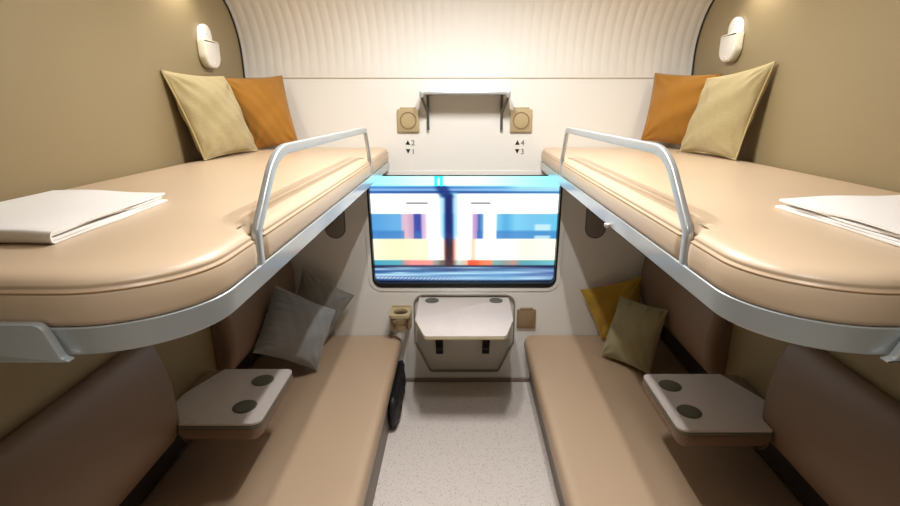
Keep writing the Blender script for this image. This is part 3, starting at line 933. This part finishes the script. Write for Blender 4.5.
# ------------------------------------------------------------ black bag beside the left bench
def bag():
    bm = bmesh.new(); bmesh.ops.create_icosphere(bm, subdivisions=5, radius=1)
    rn = random.Random(3)
    for v in bm.verts:
        x, y, z = v.co
        f = lambda a, e: math.copysign(abs(a) ** e, a)
        x, y, z = f(x, .6), f(y, .65), f(z, .7)
        w = .05 * math.sin(5 * y + 4 * z) + .05 * math.sin(13 * y - 9 * z + 2) + .05 * math.sin(21 * z + 5 * y)
        taper = 1 - .35 * max(0, -y)
        X = -.318 + .026 * x * (1 + w * 1.5)
        Y = 2.225 + .205 * y * (1 + .05 * w)
        Z = .108 + .104 * z * (1 + .04 * w) - .012 * (y < 0) * y * y
        lo = -.3355 + .033 * min(1, max(0, (Z - .165) / .02))
        v.co = (max(lo, X + .003), Y, max(.001, Z))
    r = thing('cloth_bag', (-.31, 2.235, 0), 'black fabric bag on the floor beside the left bench', 'bag')
    obj('bag_body', bm, M['bagcloth'], r, angle=80)
    pth = [(-.290, 2.08 + .02 * k, .12 + .05 * math.sin(k * .5)) for k in range(14)]
    obj('strap', sweep(pth, rrect(.003, .014, .001, 1), up=(1, 0, 0)), M['black'], r)
bag()

# ------------------------------------------------------------ lamps
def ceiling_strip(x, y0, y1, e, label):
    r = thing('ceiling_light', (x, (y0 + y1) / 2, CEIL), label, 'light', 'ceiling strip lights')
    obj('housing', newbox(x - .025, x + .025, y0, y1, CEIL - .018, CEIL - .0005, bev=.003), M['silver'], r)
    obj('diffuser', newbox(x - .016, x + .016, y0 + .02, y1 - .02, CEIL - .022, CEIL - .018), M['diffuser'], r, smooth=False)
    L = bpy.data.lights.new('strip', 'AREA'); L.shape = 'RECTANGLE'; L.size = .03; L.size_y = y1 - y0 - .04
    L.energy = e; L.color = LCOL
    o = bpy.data.objects.new('strip', L); COL.objects.link(o); o.location = (x, (y0 + y1) / 2, CEIL - .024)
LCOL = (1, .988, .962)
STRIP = 12
ceiling_strip(-.07, 1.42, 1.78, STRIP, 'short ceiling light strip over the aisle near the end wall, left one')
ceiling_strip(.15, 1.42, 1.78, STRIP, 'short ceiling light strip over the aisle near the end wall, right one')
def downlight(x, y, label, e):
    r = thing('downlight', (x, y, CEIL), label, 'light', 'aisle downlights')
    c = lathe(bmesh.new(), [(.058, 0), (.064, -.008), (.054, -.010), (.050, -.002)], (x, y, CEIL), 'z', 28)
    obj('bezel', c, M['silver'], r)
    c = lathe(bmesh.new(), [(.0495, -.001), (.0495, -.005), (.001, -.005)], (x, y, CEIL), 'z', 28)
    obj('lens', c, M['diffuser'], r)
    L = bpy.data.lights.new('spot', 'SPOT'); L.energy = e; L.spot_size = math.radians(92); L.spot_blend = .7
    L.shadow_soft_size = .05; L.color = LCOL
    o = bpy.data.objects.new('spot', L); COL.objects.link(o); o.location = (x, y, CEIL - .02)
downlight(.034, .15, 'round downlight over the aisle near the doorway', 54)
downlight(.034, .95, 'added fill downlight in the middle of the aisle ceiling', 26)  # added lamp, lightens the floor and lower end wall
def wall_spot(side, label):
    xw = XL if side < 0 else XR; s = -side; y = 1.96
    r = thing('wall_spotlight', (xw, y, 1.98), label, 'light', 'wall spotlights')
    obj('spotlight_housing', newbox(min(xw, xw + s * .08), max(xw, xw + s * .08), y - .04, y + .04, 1.985, 2.02, bev=.006), M['lamp_white'], r)
    c = lathe(bmesh.new(), [(.022, 0), (.022, -.003), (.001, -.003)], (xw + s * .05, y, 1.986), 'z', 24)
    obj('lens', c, M['diffuser'], r)
    L = bpy.data.lights.new('wall_spot', 'SPOT'); L.energy = 7; L.spot_size = math.radians(130); L.spot_blend = .8
    L.shadow_soft_size = .015; L.color = (1, .95, .86)
    o = bpy.data.objects.new('wall_spot', L); COL.objects.link(o); o.location = (xw + s * .05, y, 1.975)
wall_spot(-1, 'small spotlight on the left wall above the reading lamp')
wall_spot(1, 'small spotlight on the right wall above the reading lamp')

w = bpy.data.worlds.new('World'); SC.world = w; w.use_nodes = True
w.node_tree.nodes['Background'].inputs['Color'].default_value = (.5, .5, .5, 1)
w.node_tree.nodes['Background'].inputs['Strength'].default_value = 0.05

# ------------------------------------------------------------ camera and view
cd = bpy.data.cameras.new('camera'); cam = bpy.data.objects.new('camera', cd); COL.objects.link(cam)
cam.location = (0, 0, EYE); cam.rotation_euler = (pi / 2 - .2866, 0, 0)
cd.sensor_width = 36; cd.lens = 36 * 508.2 / 900; cd.shift_x = -10.76 / 900
cd.clip_start = .02
SC.camera = cam
vs = SC.view_settings
vs.view_transform = 'Standard'; vs.look = 'None'; vs.exposure = 0; vs.gamma = 1; vs.use_curve_mapping = False
